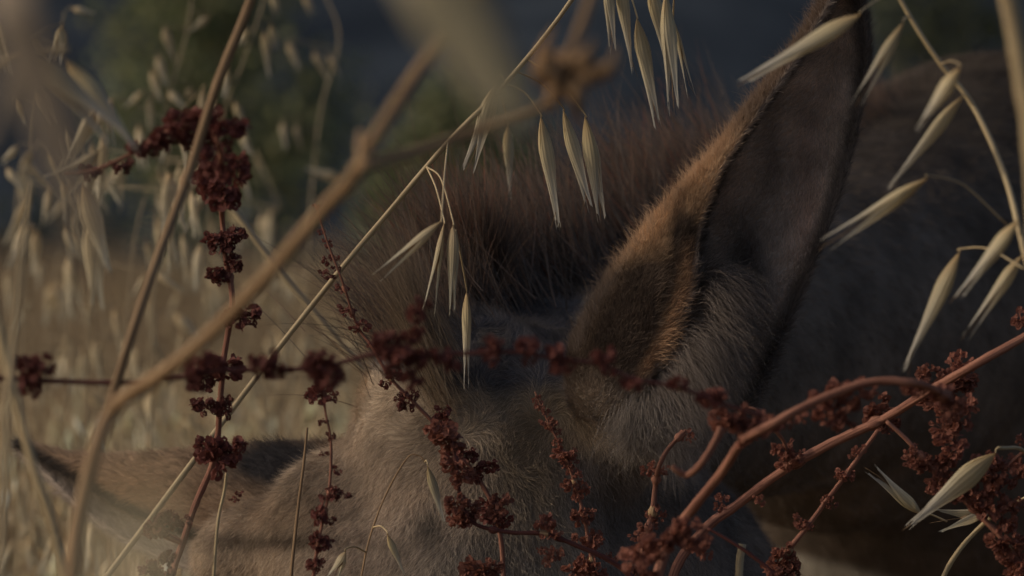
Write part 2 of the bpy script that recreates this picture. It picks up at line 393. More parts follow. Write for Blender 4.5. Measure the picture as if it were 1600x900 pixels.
R_ROWS = [((905, 650), (975, 690), (1060, 700)), ((888, 605), (985, 655), (1120, 670)), ((893, 545), (1012, 600), (1172, 630)), ((925, 478), (1050, 530), (1215, 545)), ((985, 390), (1083, 440), (1258, 445)),
          ((1055, 305), (1094, 350), (1292, 360)), ((1118, 240), (1128, 262), (1325, 260)), ((1180, 160), (1190, 170), (1346, 170)),
          ((1235, 88), (1243, 94), (1357, 85)), ((1278, 22), (1284, 26), (1350, 15)), ((1302, -22), (1306, -20), (1335, -25)), ((1318, -45), (1320, -45), (1322, -45))]
L_ROWS = [((650, 715), (640, 830), (600, 940)), ((600, 694), (520, 855), (500, 930)), ((500, 690), (430, 856), (410, 925)), ((400, 695), (370, 850), (330, 900)), ((300, 703), (300, 835), (250, 872)),
          ((205, 712), (220, 805), (180, 835)), ((130, 712), (150, 765), (115, 785)), ((75, 703), (95, 730), (70, 742)), ((22, 690), (24, 692), (23, 696))]
def cR(a):
    px, py, d = proj(a)
    # rim line interpolation
    ry = np.array([r_[1][1] for r_ in R_ROWS][::-1]); rx = np.array([r_[1][0] for r_ in R_ROWS][::-1])
    rim = np.interp(py, ry, rx); fy = np.array([r_[2][1] for r_ in R_ROWS][::-1]); fx = np.array([r_[2][0] for r_ in R_ROWS][::-1]); far = np.interp(py, fy, fx)
    out = np.clip((rim-px)/10+.5, 0, 1)
    c = np.tile(np.array((.56, .475, .42)), (len(a), 1))
    c = mixc(c, (.46, .37, .32), G(px, py, 1130, 330, 30, 120)*.8)
    c = mixc(c, (.50, .42, .37), G(px, py, 1130, 540, 80, 110)*.9)
    c = mixc(c, (.46, .35, .30), G(px, py, 1262, 330, 30, 160)*.8)
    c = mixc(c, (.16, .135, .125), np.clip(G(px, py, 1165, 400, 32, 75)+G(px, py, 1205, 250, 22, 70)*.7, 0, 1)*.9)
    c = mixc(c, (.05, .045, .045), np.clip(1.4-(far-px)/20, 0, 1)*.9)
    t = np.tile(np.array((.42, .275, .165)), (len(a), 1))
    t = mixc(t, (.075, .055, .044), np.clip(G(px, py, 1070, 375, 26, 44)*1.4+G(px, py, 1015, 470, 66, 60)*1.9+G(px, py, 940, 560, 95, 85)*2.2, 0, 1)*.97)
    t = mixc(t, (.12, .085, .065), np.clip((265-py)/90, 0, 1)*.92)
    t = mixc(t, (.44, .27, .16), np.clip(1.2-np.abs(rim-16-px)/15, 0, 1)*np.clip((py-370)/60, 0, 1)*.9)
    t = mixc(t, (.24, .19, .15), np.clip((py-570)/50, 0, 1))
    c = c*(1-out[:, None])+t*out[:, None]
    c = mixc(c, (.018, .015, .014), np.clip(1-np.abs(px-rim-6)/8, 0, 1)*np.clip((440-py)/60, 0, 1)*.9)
    return np.clip(c*(1+.3*nz3(a, 60, 2))[:, None], .008, 1)
def cL(a):
    px, py, d = proj(a)
    rx = np.array([r_[1][0] for r_ in L_ROWS][::-1]); ry = np.array([r_[1][1] for r_ in L_ROWS][::-1]); rim = np.interp(px, rx, ry)
    c = np.tile(np.array((.22, .15, .10)), (len(a), 1))
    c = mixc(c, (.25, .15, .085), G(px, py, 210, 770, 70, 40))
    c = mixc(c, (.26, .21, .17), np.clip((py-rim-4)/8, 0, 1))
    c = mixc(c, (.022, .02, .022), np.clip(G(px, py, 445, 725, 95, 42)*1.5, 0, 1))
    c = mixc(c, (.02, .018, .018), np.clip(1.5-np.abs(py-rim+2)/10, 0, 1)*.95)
    return np.clip(c*(1+.3*nz3(a, 60, 2))[:, None], .008, 1)

def hairs(name, root, dirs, length, rad, col, parent, mat_, npt=4, curl=.25, bend=None, kind='stuff'):
    n = len(root); hc = bpy.data.hair_curves.new(name); hc.add_curves([npt]*n)
    d = dirs/np.linalg.norm(dirs, axis=1)[:, None]
    side = rng.normal(0, 1, (n, 3)); side -= d*(side*d).sum(1)[:, None]
    if bend is not None: side = side*.5+bend
    pts = np.empty((n, npt, 3))
    for k in range(npt):
        t = k/(npt-1); pts[:, k] = root + d*(length*t)[:, None] + side*(length*curl*t*t)[:, None]
    hc.attributes['position'].data.foreach_set('vector', pts.astype(np.float32).ravel())
    ra = hc.attributes.get('radius') or hc.attributes.new('radius', 'FLOAT', 'POINT')
    prof = 1-.85*(np.arange(npt)/(npt-1))**1.5
    ra.data.foreach_set('value', (np.asarray(rad).reshape(-1, 1)*prof[None]*np.ones((n, 1))).astype(np.float32).ravel())
    ca = hc.attributes.new('col', 'FLOAT_COLOR', 'CURVE')
    ca.data.foreach_set('color', np.c_[col, np.ones(n)].astype(np.float32).ravel())
    hc.materials.append(mat_); o = link(name, hc, parent); o['kind'] = kind; return o
def sample(me, n, keep=None):
    me.calc_loop_triangles(); T = np.empty(len(me.loop_triangles)*3, np.int32); me.loop_triangles.foreach_get('vertices', T); T = T.reshape(-1, 3)
    V = np.empty(len(me.vertices)*3, np.float32); me.vertices.foreach_get('co', V); V = V.reshape(-1, 3).astype(float)
    a, b, c = V[T[:, 0]], V[T[:, 1]], V[T[:, 2]]; nn = np.cross(b-a, c-a); ar = np.linalg.norm(nn, axis=1)+1e-12; N_ = nn/ar[:, None]
    wt = ar.copy()
    if keep is not None: wt *= keep((a+b+c)/3, N_)
    k = rng.choice(len(T), n, p=wt/wt.sum()); u, v_ = rng.random((2, n)); s = u+v_ > 1; u[s], v_[s] = 1-u[s], 1-v_[s]
    return a[k]+(b[k]-a[k])*u[:, None]+(c[k]-a[k])*v_[:, None], N_[k]
def unit(a): return a/np.linalg.norm(a, axis=1)[:, None]
def tang(N_, v): return unit(v-N_*(v*N_).sum(1)[:, None]+1e-9)
def clump(a, s=45, amt=.5):
    return np.stack([nz3(a, s, o) for o in (0, 31, 67)], 1)*amt
camp = np.array((0, 0, CAM_H))
def kp(lo, hi):
    def f_(c, N_):
        px, py, d = proj(c); vis = (px > -150) & (px < 1750) & (py > -150) & (py < 1050) & (d > lo) & (d < hi)
        fac = ((camp-c)*N_).sum(1) > -.35*np.linalg.norm(camp-c, axis=1)
        return np.where(vis & fac, 1.0, .0)+np.where((d > lo) & (d < hi), .06, 0)
    return f_
DN = np.array((-.25, -.25, -.93))
# head fur
r0, n0 = sample(body_me, 130000, kp(2.5, 3.28)); px, py, d_ = proj(r0)
flow = np.tile(DN, (len(r0), 1)) + np.c_[(px-760)/260, np.zeros(len(px)), np.clip((720-py)/90, -1, 1.6)]
dr = tang(n0, flow + clump(r0, 40, 1.3))*1.0 + n0*.34 + rng.normal(0, .14, r0.shape)
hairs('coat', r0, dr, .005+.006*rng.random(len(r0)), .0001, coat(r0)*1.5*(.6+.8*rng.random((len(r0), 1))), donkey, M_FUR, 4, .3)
# neck and body fur
r0, n0 = sample(body_me, 60000, kp(3.15, 6.5)); 
dr = tang(n0, np.tile(np.array((.5, .2, -.8)), (len(r0), 1))+clump(r0, 14, .9)) + n0*.45 + rng.normal(0, .2, r0.shape)
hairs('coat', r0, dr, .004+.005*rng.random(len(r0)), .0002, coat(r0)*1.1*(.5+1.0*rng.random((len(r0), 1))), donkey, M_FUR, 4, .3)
# ears with fur
for rows, cf, args, nh in ((R_ROWS, cR, (3.035, 2.93, .045, .003, .018), 70000), (L_ROWS, cL, (3.12, 3.30, .045, .003, .015), 30000)):
    e, vs, m_, n_ = ear(rows, *args)
    av = np.empty(len(e.vertices)*3, np.float32); e.vertices.foreach_get('co', av); av = av.reshape(-1, 3)
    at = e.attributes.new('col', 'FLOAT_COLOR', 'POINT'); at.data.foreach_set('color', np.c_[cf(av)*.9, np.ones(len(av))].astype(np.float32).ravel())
    e.materials.append(M_SKIN); eo = link('ear', e, donkey)
    r0, n0 = sample(e, nh, kp(2, 4)); px, py, d_ = proj(r0)
    if rows is R_ROWS:
        ax = (P(1320, -40, 2.93)-P(1000, 650, 3.03)); ax = np.array(ax.normalized())
        fl = np.tile(ax, (len(r0), 1)); low = np.clip((py-380)/200, 0, 1)*(px > 1020)
        fl = fl + np.c_[low*1.0, -low*.8, -low*.6]
        ln = .0035+.004*rng.random(len(r0))+low*.012*rng.random(len(r0))
        lift = .35+.25*rng.random((len(r0), 1))
    else:
        fl = np.tile(np.array((P(22, 690, 3.3)-P(600, 770, 3.1)).normalized()), (len(r0), 1)); ln = .004+.006*rng.random(len(r0)); lift = .4
    dr = tang(n0, fl+clump(r0, 50, .5)) + n0*lift + rng.normal(0, .15, r0.shape)
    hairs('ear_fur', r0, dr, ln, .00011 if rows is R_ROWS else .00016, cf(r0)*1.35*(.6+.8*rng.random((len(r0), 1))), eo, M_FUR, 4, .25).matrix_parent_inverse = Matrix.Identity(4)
    if rows is R_ROWS:
        # fringe of lit guard hairs on the outer edge, pale tuft inside the opening
        oe = catmull([(*r_[0], 0) for r_ in rows[2:]], 10); k = rng.integers(0, len(oe), 3500)
        q = np.array([P(oe[i][0]+rng.normal(0, 5)+4, oe[i][1]+rng.normal(0, 5), 3.0-.07*(i/len(oe))+rng.normal(0, .004)) for i in k])
        dd = np.tile(np.array((-.3, 0, .9)), (len(q), 1))+rng.normal(0, .3, q.shape)
        hairs('edge_hair', q, dd, .004+.008*rng.random(len(q)), .00009, cf(q)*1.5, eo, M_HAIR, 4, .3).matrix_parent_inverse = Matrix.Identity(4)
        n_t = 10000; tt = rng.random(n_t); bx = 1006+92*tt+np.abs(rng.normal(0, 24, n_t)); by = 650-210*tt+rng.normal(0, 14, n_t)
        q = np.array([P(a, b, 3.0+rng.normal(0, .005)) for a, b in zip(bx, by)])
        dd = np.c_[.55+.5*rng.random(n_t), -.55*np.ones(n_t), -.75+1.3*tt]+clump(q, 60, .6)
        cc = np.array((.27, .22, .19))*(.35+.8*rng.random((n_t, 1)))
        hairs('inner_tuft', q, dd, .014+.022*rng.random(n_t), .00009, cc, eo, M_FUR, 6, .5, bend=np.c_[np.zeros(n_t), np.zeros(n_t), -1.1*np.ones(n_t)]).matrix_parent_inverse = Matrix.Identity(4)
        n_t = 4000; bx = 1022+rng.normal(0, 26, n_t); by = 650+rng.normal(0, 18, n_t)
        q = np.array([P(a, b, 3.0+rng.normal(0, .006)) for a, b in zip(bx, by)])
        dd = np.c_[(bx-1010)/90, -.4*np.ones(n_t), -.9*np.ones(n_t)]+clump(q, 60, .5)
        cc = np.array((.30, .25, .21))*(.35+.8*rng.random((n_t, 1)))
        hairs('inner_tuft', q, dd, .012+.014*rng.random(n_t), .00009, cc, eo, M_FUR, 6, .4).matrix_parent_inverse = Matrix.Identity(4)
# mane: standing hair along the crest
cr = catmull([(665, 640, 3.05), (690, 570, 3.10), (760, 485, 3.20), (900, 440, 3.32), (1060, 360, 3.48), (1230, 275, 3.72), (1400, 170, 4.05)], 20)
def crest(n, lo, hi, spread, dirpx, lmin, lmax, rad, pal, up=1.0, name='mane', curl=.15):
    i = rng.integers(int(lo*(len(cr)-1)), int(hi*(len(cr)-1))+1, n)
    q = np.array([P(cr[k][0]+rng.normal(0, spread)+6, cr[k][1]+rng.normal(0, spread*.6)+14, cr[k][2]+rng.normal(0, .012)) for k in i])
    dd = np.tile(np.array(dirpx, float), (n, 1))+clump(q, 28, .7)+clump(q, 90, .6)+rng.normal(0, .05, (n, 3))
    L_ = (lmin+(lmax-lmin)*rng.random(n)**1.1)*np.clip(1+.9*nz3(q, 45, 5)+.5*nz3(q, 140, 8), .3, 1.5)
    pal = np.array(pal); c = pal[rng.integers(0, len(pal), n)]*(.6+.8*rng.random((n, 1)))
    return hairs(name, q, dd, L_, rad, c, donkey, M_HAIR, 6, curl)
DARK = [(.12, .088, .068), (.095, .076, .065), (.15, .105, .08), (.19, .12, .085)]
TIPS = [(.24, .145, .10), (.16, .11, .085), (.27, .17, .11), (.13, .10, .085)]
crest(5500, 0.15, .42, 14, (-.36, -.1, .9), .03, .072, .00022, DARK+DARK+TIPS)
crest(8000, .3, .78, 20, (-.62, -.1, .75), .035, .085, .00032, DARK+DARK+TIPS+[(.34, .12, .07), (.30, .13, .08)])
crest(5000, .75, 1, 20, (-.65, -.1, .7), .02, .05, .00022, DARK+DARK+TIPS)
crest(5000, .15, .8, 50, (-.58, -.1, .78), .04, .09, .0003, DARK)
# forelock falling upward to the left of the poll
n_ = 800; q = np.array([P(694+rng.normal(0, 16), 590+rng.normal(0, 34), 3.03+rng.normal(0, .01)) for _ in range(n_)])
pal = np.array([(.24, .17, .11), (.18, .125, .085), (.12, .09, .065), (.28, .21, .14)])
hairs('forelock', q, np.tile(np.array((-.46, -.05, .92)), (n_, 1))+clump(q, 75, .3)+rng.normal(0, .05, (n_, 3)), .05+.05*rng.random(n_), .00013,
      pal[rng.integers(0, 4, n_)]*(.6+.7*rng.random((n_, 1))), donkey, M_HAIR, 6, .12)

# ------------------------------------------------------------------ oat spikelets
def glume_mesh(seed, split, open_, pk=.3):
    r = random.Random(seed); V, F, al, ac = [], [], [], []; nu, nv = 8, 15
    for i in range(nv):
        t = i/(nv-1)
        wd = (math.sin(math.pi*min(1, t/pk)/2)**.9 if t < pk else (1-((t-pk)/(1-pk))**1.3)**1.2)
        wd = max(wd, .02)*.5; bend = open_*t*t
        for k in range(nu):
            u = k/(nu-1)*2-1; th = u*math.radians(96)
            V.append((wd*math.sin(th), wd*.75*math.cos(th)*.9+bend, -t)); al.append(t); ac.append(u*.5+.5)
            if t > .68: V[-1] = (V[-1][0]+split*.22*(t-.68)*(1 if u > 0 else -1)+r.uniform(-.05, .05)*(t-.6), V[-1][1]+r.uniform(-.05, .05)*(t-.6), V[-1][2]-.16*r.random()*((t-.6)/.4)**2)
    for i in range(nv-1):
        for k in range(nu-1):
            a = i*nu+k; F.append((a, a+1, a+nu+1, a+nu))
    return V, F, al, ac
def finish(name, parts, m):
    V, F, al, ac = [], [], [], []
    for (v_, f_, a_, b_) in parts:
        o = len(V); V += v_; F += [tuple(i+o for i in q) for q in f_]; al += a_; ac += b_
    me = mesh(name, V, F, m)
    for nm, dat in (('along', al), ('across', ac)):
        x = me.attributes.new(nm, 'FLOAT', 'POINT'); x.data.foreach_set('value', dat)
    return me
def flip(p): return ([(-a, -b, c) for a, b, c in p[0]], p[1], p[2], p[3])
GL = {}
for mname, mm in (('c', M_CHAFF), ('g', M_CHAFFG)):
    for s in range(8):
        op = (.12, .55, 1.1, .2, .3, .05, .8, .4)[s]; pk = (.34, .3, .36, .3, .38, .32, .3, .34)[s]
        a = glume_mesh(s, .5+.1*s, op, pk); b = flip(glume_mesh(s+9, .9, op*.8, pk+.05))
        GL[mname, s] = (finish('glume', [a], mm), finish('glume', [b], mm), finish('spikelet', [a, b], mm))
def frame_for(A, B, width, roll):
    z = (A-B); L_ = z.length; z.normalize(); x = Vector((0, 1, 0)).cross(z).normalized(); y = z.cross(x)
    M = Matrix((x, y, z)).transposed().to_4x4() @ Matrix.Rotation(roll, 4, 'Z') @ Matrix.Diagonal((width, width, L_, 1))
    return Matrix.Translation(A) @ M
def spikelet(parent, a, b, wpx, d, s=0, mk='c', simple=False, db=None, awn=True):
    s = {0: random.choice((0, 3, 4, 5)), 1: random.choice((1, 7)), 2: random.choice((2, 6))}[s]
    A, B = P(*a, d), P(*b, d if db is None else db); wd = wpx*px_m(d)*1.03
    M = frame_for(A, B, wd, random.uniform(-.9, .9)+ (0 if s == 0 else math.pi/2*random.choice((1, 1, .6))))
    g1, g2, both = GL[mk, s]; inv = Matrix.Translation(-parent.location)
    if simple:
        o = link('spikelet', both); o.parent = parent; o.matrix_parent_inverse = inv; o.matrix_basis = M; return o
    e = link('spikelet', None); e.parent = parent; e.matrix_parent_inverse = inv; e.matrix_basis = Matrix.Translation(A); e.empty_display_size = .01
    for g in (g1, g2):
        o = link('glume', g); o.parent = e; o.matrix_parent_inverse = Matrix.Translation(-A); o.matrix_basis = M
    # the grain inside, with its thin bent bristle
    gr = tube([A.lerp(B, t) for t in (.06, .2, .4, .6)], [wd*.10, wd*.24, wd*.2, wd*.03], M_STRAWD, 'grain', 7)
    link('grain', gr, e).matrix_parent_inverse = Matrix.Translation(-A)
    if awn:
        dv = (B-A); sd = Vector((random.uniform(-1, 1), random.uniform(-.5, .5), random.uniform(-.3, .3)))*dv.length*.2
        ap = [A.lerp(B, .5), A.lerp(B, .95), A.lerp(B, 1.15)+sd*.6]
        link('awn', tube(ap, [wd*.03, wd*.022, wd*.008], M_STRAWD, 'awn', 5), e).matrix_parent_inverse = Matrix.Translation(-A)
    return e
def stem_part(root, pts, wpx, m, name='stem', taper=None, sides=9, to_ground=False):
    """pts: (px, py, d)"""
    sm_ = catmull(pts, 6); Q = [P(*q) for q in sm_]; n = len(Q)
    R = [wpx*px_m(q[2])*(.44 if m in (M_RED, M_REDD) else .5)*((1 if taper is None else (taper[0]+(taper[1]-taper[0])*i/(n-1)))) for i, q in enumerate(sm_)]
    if to_ground:
        q = Q[-1]; pv = Q[-2]; dv = (q-pv).normalized()
        k1 = q+dv*.12; k1.z = max(.2, min(k1.z, q.z-.08)); g = Vector((k1.x+dv.x*.1, k1.y, -.01))
        ext = catmull([tuple(pv), tuple(q), tuple(k1), tuple((k1.x+dv.x*.05, k1.y, k1.z*.5)), tuple(g)], 6)[6:]
        Q += [Vector(p) for p in ext[1:]]; R += [R[-1]*1.1]*(len(ext)-1)
    rd = m in (M_RED, M_REDD); me = tube(Q, R, m, name, 16 if rd else sides, .16 if rd else .12, True, .07 if rd else 0)
    o = link(name, me, root); return o, Q
def plant(name, label, cat, pts, wpx, m, group=None, taper=None, ground=True, nodes=()):
    Qe = P(*pts[-1]); root = tag(empty(name, (Qe.x, Qe.y, 0)), label, cat, group)
    o, Q = stem_part(root, pts, wpx, m, 'stem', taper, to_ground=ground)
    for (x, y, d, s) in nodes:
        A = P(x, y, d); r_ = wpx*px_m(d)*.5*s
        link('node', tube([A+Vector((0, 0, -.0035)), A, A+Vector((0, 0, .0035))], [r_*.9, r_*1.25, r_*.9], m, 'node', 9), root)
    return root, Q
def pedicel(root, Q, a, d, wpx=3, m=M_STRAW, up=25, at=None):
    A = P(*a, d)
    if at is None: s = min(Q, key=lambda q: (q-A).length + (.03 if q.z < A.z-.01 else 0))
    else: s = P(*at)
    mid = s.lerp(A, .55)+Vector((0, 0, up*px_m(d)))
    pts = catmull([tuple(s), tuple(mid), tuple(A+Vector((0, 0, 4*px_m(d)))), tuple(A)], 5)
    link('pedicel', tube(pts, [wpx*px_m(d)*.5*(1-.3*i/len(pts)) for i in range(len(pts))], m, 'pedicel', 6), root)
def panicle(root, Q, items, d, mk='c', simple=False, wp=3, m=M_STRAW):
    for it in items:
        a, b, wd = it[0], it[1], it[2]; s = it[3] if len(it) > 3 else 0; dd = it[4] if len(it) > 4 else d
        up = it[5] if len(it) > 5 else 14; mk2 = it[6] if len(it) > 6 else mk; at_ = it[7] if len(it) > 7 else None
        spikelet(root, a, b, wd, dd, s, mk2, simple, db=dd+random.uniform(-.01, .01))
        pedicel(root, Q, a, dd, wp, m, up, at_)
OG = 'wild oat stalks growing in front of the donkey'
r1, Q1 = plant('oat_stalk', 'long straight straw-coloured oat stalk slanting right across the middle, drooping spikelets near its top', 'oat stalk',
    [(1010, -190, 2.93), (893, 0, 2.93), (790, 130, 2.94), (700, 222, 2.94), (600, 340, 2.95), (525, 430, 2.95), (400, 590, 2.95), (170, 897, 2.93), (100, 990, 2.93)], 9.5, M_STRAW, OG, (.75, 1.05))
panicle(r1, Q1, [((776, 130), (737, 252), 30, 1), ((845, 182), (870, 338), 27, 0), ((880, 172), (918, 312), 23, 0, 2.97), ((914, 182), (939, 330), 28, 0),
                 ((708, 350), (707, 475), 24, 0, 2.85, 30, 'g'), ((690, 345), (600, 425), 22, 1, 2.7, 18, 'g'), ((694, 348), (672, 480), 14, 2, 2.85, 14, 'g'),
                 ((729, 455), (729, 590), 20, 0, 2.94, 6, 'c', (712, 360, 2.88)), ((793, 195), (797, 300), 20, 0, 3.25, 20)], 2.94)
r2, Q2 = plant('oat_stalk', 'oat stalk at the right edge with pale spikelets all drooping left over the dark flank', 'oat stalk',
    [(1385, -40, 2.56), (1430, 40, 2.56), (1470, 100, 2.56), (1520, 165, 2.56), (1570, 275, 2.54), (1600, 390, 2.51), (1640, 560, 2.51), (1690, 900, 2.51)], 9.5, M_STRAW, OG, (.7, 1.2))
panicle(r2, Q2, [((1345, 22), (1180, 117), 32, 0, 2.48, 6), ((1412, 35), (1345, 152), 28, 0, 2.50, 6), ((1500, 105), (1438, 195), 34, 0, 2.36, 8), ((1505, 150), (1398, 282), 30, 0, 2.54, 5),
                 ((1450, 278), (1308, 372), 30, 1, 2.48, 22, 'c', (1572, 350, 2.52)), ((1500, 393), (1420, 562), 36, 0, 2.59, 16, 'c', (1600, 420, 2.52)),
                 ((1590, 345), (1508, 452), 30, 0, 2.46, 6), ((1598, 398), (1520, 512), 30, 0, 2.56, 6)], 2.52)
r3, Q3 = plant('oat_stalk', 'oat stalk arching in from above, close bunch of long hanging spikelets right of centre', 'oat stalk',
    [(960, -60, 2.86), (1000, -110, 2.87), (1060, -150, 2.88), (1300, -260, 2.9), (1600, -200, 2.95), (1760, 200, 3.0), (1800, 900, 3.0)], 6, M_STRAW, OG, (.5, 1.2))
panicle(r3, Q3, [((948, -45), (957, 70), 20), ((966, -45), (986, 95), 20), ((995, 28), (1024, 178), 28), ((1016, -30), (1040, 90), 27, 0, 2.9), ((1040, -15), (1052, 155), 30), ((1052, 30), (1078, 138), 12, 1, 3.0)], 2.86)
r4, Q4 = plant('oat_stalk', 'short curved oat stalk at the bottom right with three pale spikelets by the red dock', 'oat stalk',
    [(1560, 700, 2.74), (1600, 705, 2.78), (1625, 760, 2.82), (1560, 800, 2.86), (1530, 825, 2.88), (1500, 858, 2.88), (1475, 900, 2.88), (1460, 960, 2.88)], 9, M_STRAW, OG, (.6, 1))
panicle(r4, Q4, [((1556, 708), (1432, 812), 38, 0, 2.74, 4), ((1440, 804), (1368, 740), 22, 1, 2.9, 4, 'c', (1480, 815, 2.9)), ((1545, 803), (1470, 814), 22, 2, 2.9, 2, 'g')], 2.8)
r5, Q5 = plant('oat_stalk', 'thin leaning oat stalk low in front of the donkey\'s forehead with two slim spikelets', 'oat stalk',
    [(664, 722, 2.97), (655, 712, 2.97), (636, 716, 2.97), (602, 775, 2.97), (575, 850, 2.97), (560, 930, 2.97)], 3.5, M_STRAWD, OG, (.5, 1))
panicle(r5, Q5, [((668, 728), (692, 810), 17, 0, 2.96, 6), ((605, 835), (630, 893), 15, 0, 2.95, 8), ((540, 862), (520, 905), 20, 1, 2.94, 8, 'g')], 2.96)
# large soft spikelets upper left, nearer than the rest
r6, Q6 = plant('oat_stalk', 'large soft oat stalk nearest on the upper left, two big tan spikelets hanging right', 'oat stalk',
    [(110, 75, 2.15), (50, 82, 2.15), (0, 100, 2.15), (-50, 180, 2.15), (-80, 500, 2.15), (-90, 900, 2.15)], 8, M_STRAW, OG)
panicle(r6, Q6, [((55, 85), (168, 200), 40, 1, 2.2, 6), ((105, 95), (205, 222), 34, 0, 2.25, 10), ((98, 40), (88, 95), 20, 1, 2.5, 10), ((-15, 20), (10, 110), 22, 0, 2.3, 10)], 2.2)
# background oats, left: slightly soft
far_sets = [
 ('oat stalk behind the tan cane whose small spikelets hang before the young tree', [(300, 0, 4.6), (290, 60, 4.6), (262, 160, 4.6), (250, 260, 4.6), (240, 420, 4.6), (225, 700, 4.6)],
   [((256, 42), (272, 92), 15), ((246, 85), (258, 132), 15), ((236, 108), (249, 156), 14), ((327, 26), (298, 48), 13), ((223, 143), (196, 168), 13), ((263, 142), (287, 168), 14), ((298, 138), (292, 156), 12), ((233, 150), (237, 208), 15), ((310, 150), (325, 168), 16), ((216, 196), (224, 262), 22)]),
 ('oat stalk right of the tan cane reaching out of the top of the frame', [(425, -40, 4.5), (400, 40, 4.5), (375, 110, 4.5), (352, 170, 4.5), (330, 300, 4.5), (300, 700, 4.5)],
   [((366, 158), (384, 205), 20), ((376, 205), (391, 240), 16), ((377, 268), (389, 308), 12), ((412, 50), (420, 115), 16), ((423, 38), (430, 78), 13), ((425, -12), (434, 25), 15), ((385, 45), (375, 70), 14), ((355, 110), (350, 150), 16)]),
 ('oat stalk left of the green bush with few widely spaced spikelets', [(470, -60, 5.0), (500, -20, 5.0), (530, 60, 5.0), (500, 180, 5.0), (480, 400, 5.0), (470, 700, 5.0)],
   [((474, -8), (489, 22), 13), ((450, 66), (466, 106), 14), ((490, 80), (511, 122), 14), ((514, 88), (531, 120), 13), ((442, 190), (446, 230), 14), ((462, 194), (470, 232), 14), ((537, 281), (482, 264), 16)]),
 ('oat stalk at the far left with pale forked spikelets over the dark slope', [(100, 20, 4.2), (90, 60, 4.2), (60, 140, 4.2), (45, 300, 4.2), (30, 700, 4.2)],
   [((112, 13), (145, 20), 12), ((100, 48), (88, 95), 16, 1), ((45, 60), (72, 98), 14), ((60, 140), (82, 190), 14), ((30, 228), (3, 252), 16), ((25, 150), (40, 190), 14), ((8, 60), (18, 110), 14), ((10, 262), (35, 296), 15), ((50, 235), (40, 262), 15)]),
]
for k, (lab, st, sp_) in enumerate(far_sets):
    rr_, QQ = plant('oat_stalk', lab, 'oat stalk', st, 2.8, M_PALE, 'softly blurred wild oats behind the dock')
    panicle(rr_, QQ, [(*q_[:3], (q_[3] if len(q_) > 3 else 0), st[0][2], 3) for q_ in sp_], st[0][2], 'g' if k != 1 else 'c', True, 1.3, M_PALE)
labs = ['pale oat clump just left of the upright red dock, its spikelets crowded and white', 'pale oat clump under the big blurred stem on the left', 'oat clump beside the left edge with short upright spikelets',
        'oat clump behind the lower half of the tan cane', 'oat clump right of the upright red dock low in the field', 'oat clump low in the field above the drooping ear', 'oat clump in the field left of the slim dock spray', 'oat clump with long bleached husks below the large tan spikelets']
labs += ['oat clump in the mid field at the left edge beside the dark red knot', 'oat clump behind the fork of the big brown stem low on the left', 'oat clump just above the lit upper side of the drooping ear', 'oat clump between the two lower dock sprays above the ear', 'oat clump in the open field under the thin crossing stem', 'oat clump by the forelock at the edge of the field', 'oat clump under the drooping ear at the lower left corner']
cents = [(265, 300), (130, 330), (35, 330), (215, 420), (410, 430), (280, 620), (470, 520), (165, 290), (85, 500), (165, 590), (240, 640), (430, 630), (330, 510), (560, 640), (60, 840)]
for k, (cx, cy) in enumerate(cents):
    rr = random.Random(50+k); d0 = [4.0, 4.5, 4.8, 4.3, 5.5, 4.9, 5.6, 3.8, 5.2, 4.6, 4.9, 5.1, 5.8, 5.2, 4.4][k]
    st = [(cx+rr.uniform(-20, 30), cy-110, d0), (cx, cy-70, d0), (cx-10, cy, d0), (cx-25, cy+200, d0), (cx-30, cy+420, d0)]
    rt, QQ = plant('oat_stalk', labs[k], 'oat stalk', st, 2.6, M_PALE, 'softly blurred wild oats behind the dock')
    its = []
    for j in range([15, 10, 9, 10, 12, 14, 12, 8, 16, 16, 16, 16, 16, 14, 16][k]):
        x = cx+rr.gauss(0, 48); y = cy-50+rr.gauss(0, 52); an = rr.gauss(.12, .35); L_ = rr.uniform(38, 85)*4.3/d0*(1.5 if k == 7 else 1)
        its.append(((x, y), (x+math.sin(an)*L_, y+math.cos(an)*L_), L_*rr.uniform(.2, .3), rr.choice((0, 0, 1, 2)), d0+rr.uniform(-.2, .2), 3))
    panicle(rt, QQ, its, d0, 'g', True, 1.4, M_PALE)

# ------------------------------------------------------------------ dry stems, canes, blades
plant('dry_cane', 'tan cane leaning from the top centre-left down to the left, softly focused', 'dry stem', [(405, -50, 2.45), (388, 10, 2.45), (340, 130, 2.45), (290, 285, 2.45), (240, 420, 2.42), (205, 525, 2.4), (150, 700, 2.4), (120, 812, 2.4), (105, 900, 2.4)], 15, M_STRAWD, nodes=[(290, 285, 2.45, 1.1)])
plant('dry_cane', 'pale stem crossing behind the long oat stalk, falling from left to right', 'dry stem', [(345, 300, 3.5), (430, 415, 3.5), (505, 505, 3.5), (620, 645, 3.5), (740, 800, 3.5)], 11, M_PALE)
b1, QB = plant('branched_stem', 'thick brown branching dead stem out of focus, forking left of the donkey\'s mane', 'dry stem',
    [(800, -60, 1.78), (750, -5, 1.78), (680, 72, 1.78), (620, 160, 1.78), (575, 232, 1.78), (552, 275, 1.80), (500, 332, 1.83), (430, 415, 1.86), (350, 500, 1.90), (270, 572, 1.93), (185, 630, 1.98), (150, 700, 1.98), (122, 815, 1.98), (110, 930, 1.98)], 22, M_STRAWD, taper=(.85, 1.1))
stem_part(b1, [(556, 262, 1.80), (600, 250, 1.83), (650, 238, 1.86), (730, 210, 1.88), (820, 182, 1.88), (872, 150, 1.88)], 20, M_STRAWD, 'branch', (1, .7))
stem_part(b1, [(572, 262, 1.78), (567, 235, 1.78), (566, 205, 1.78)], 24, M_STRAWD, 'knot', (1.1, .5))
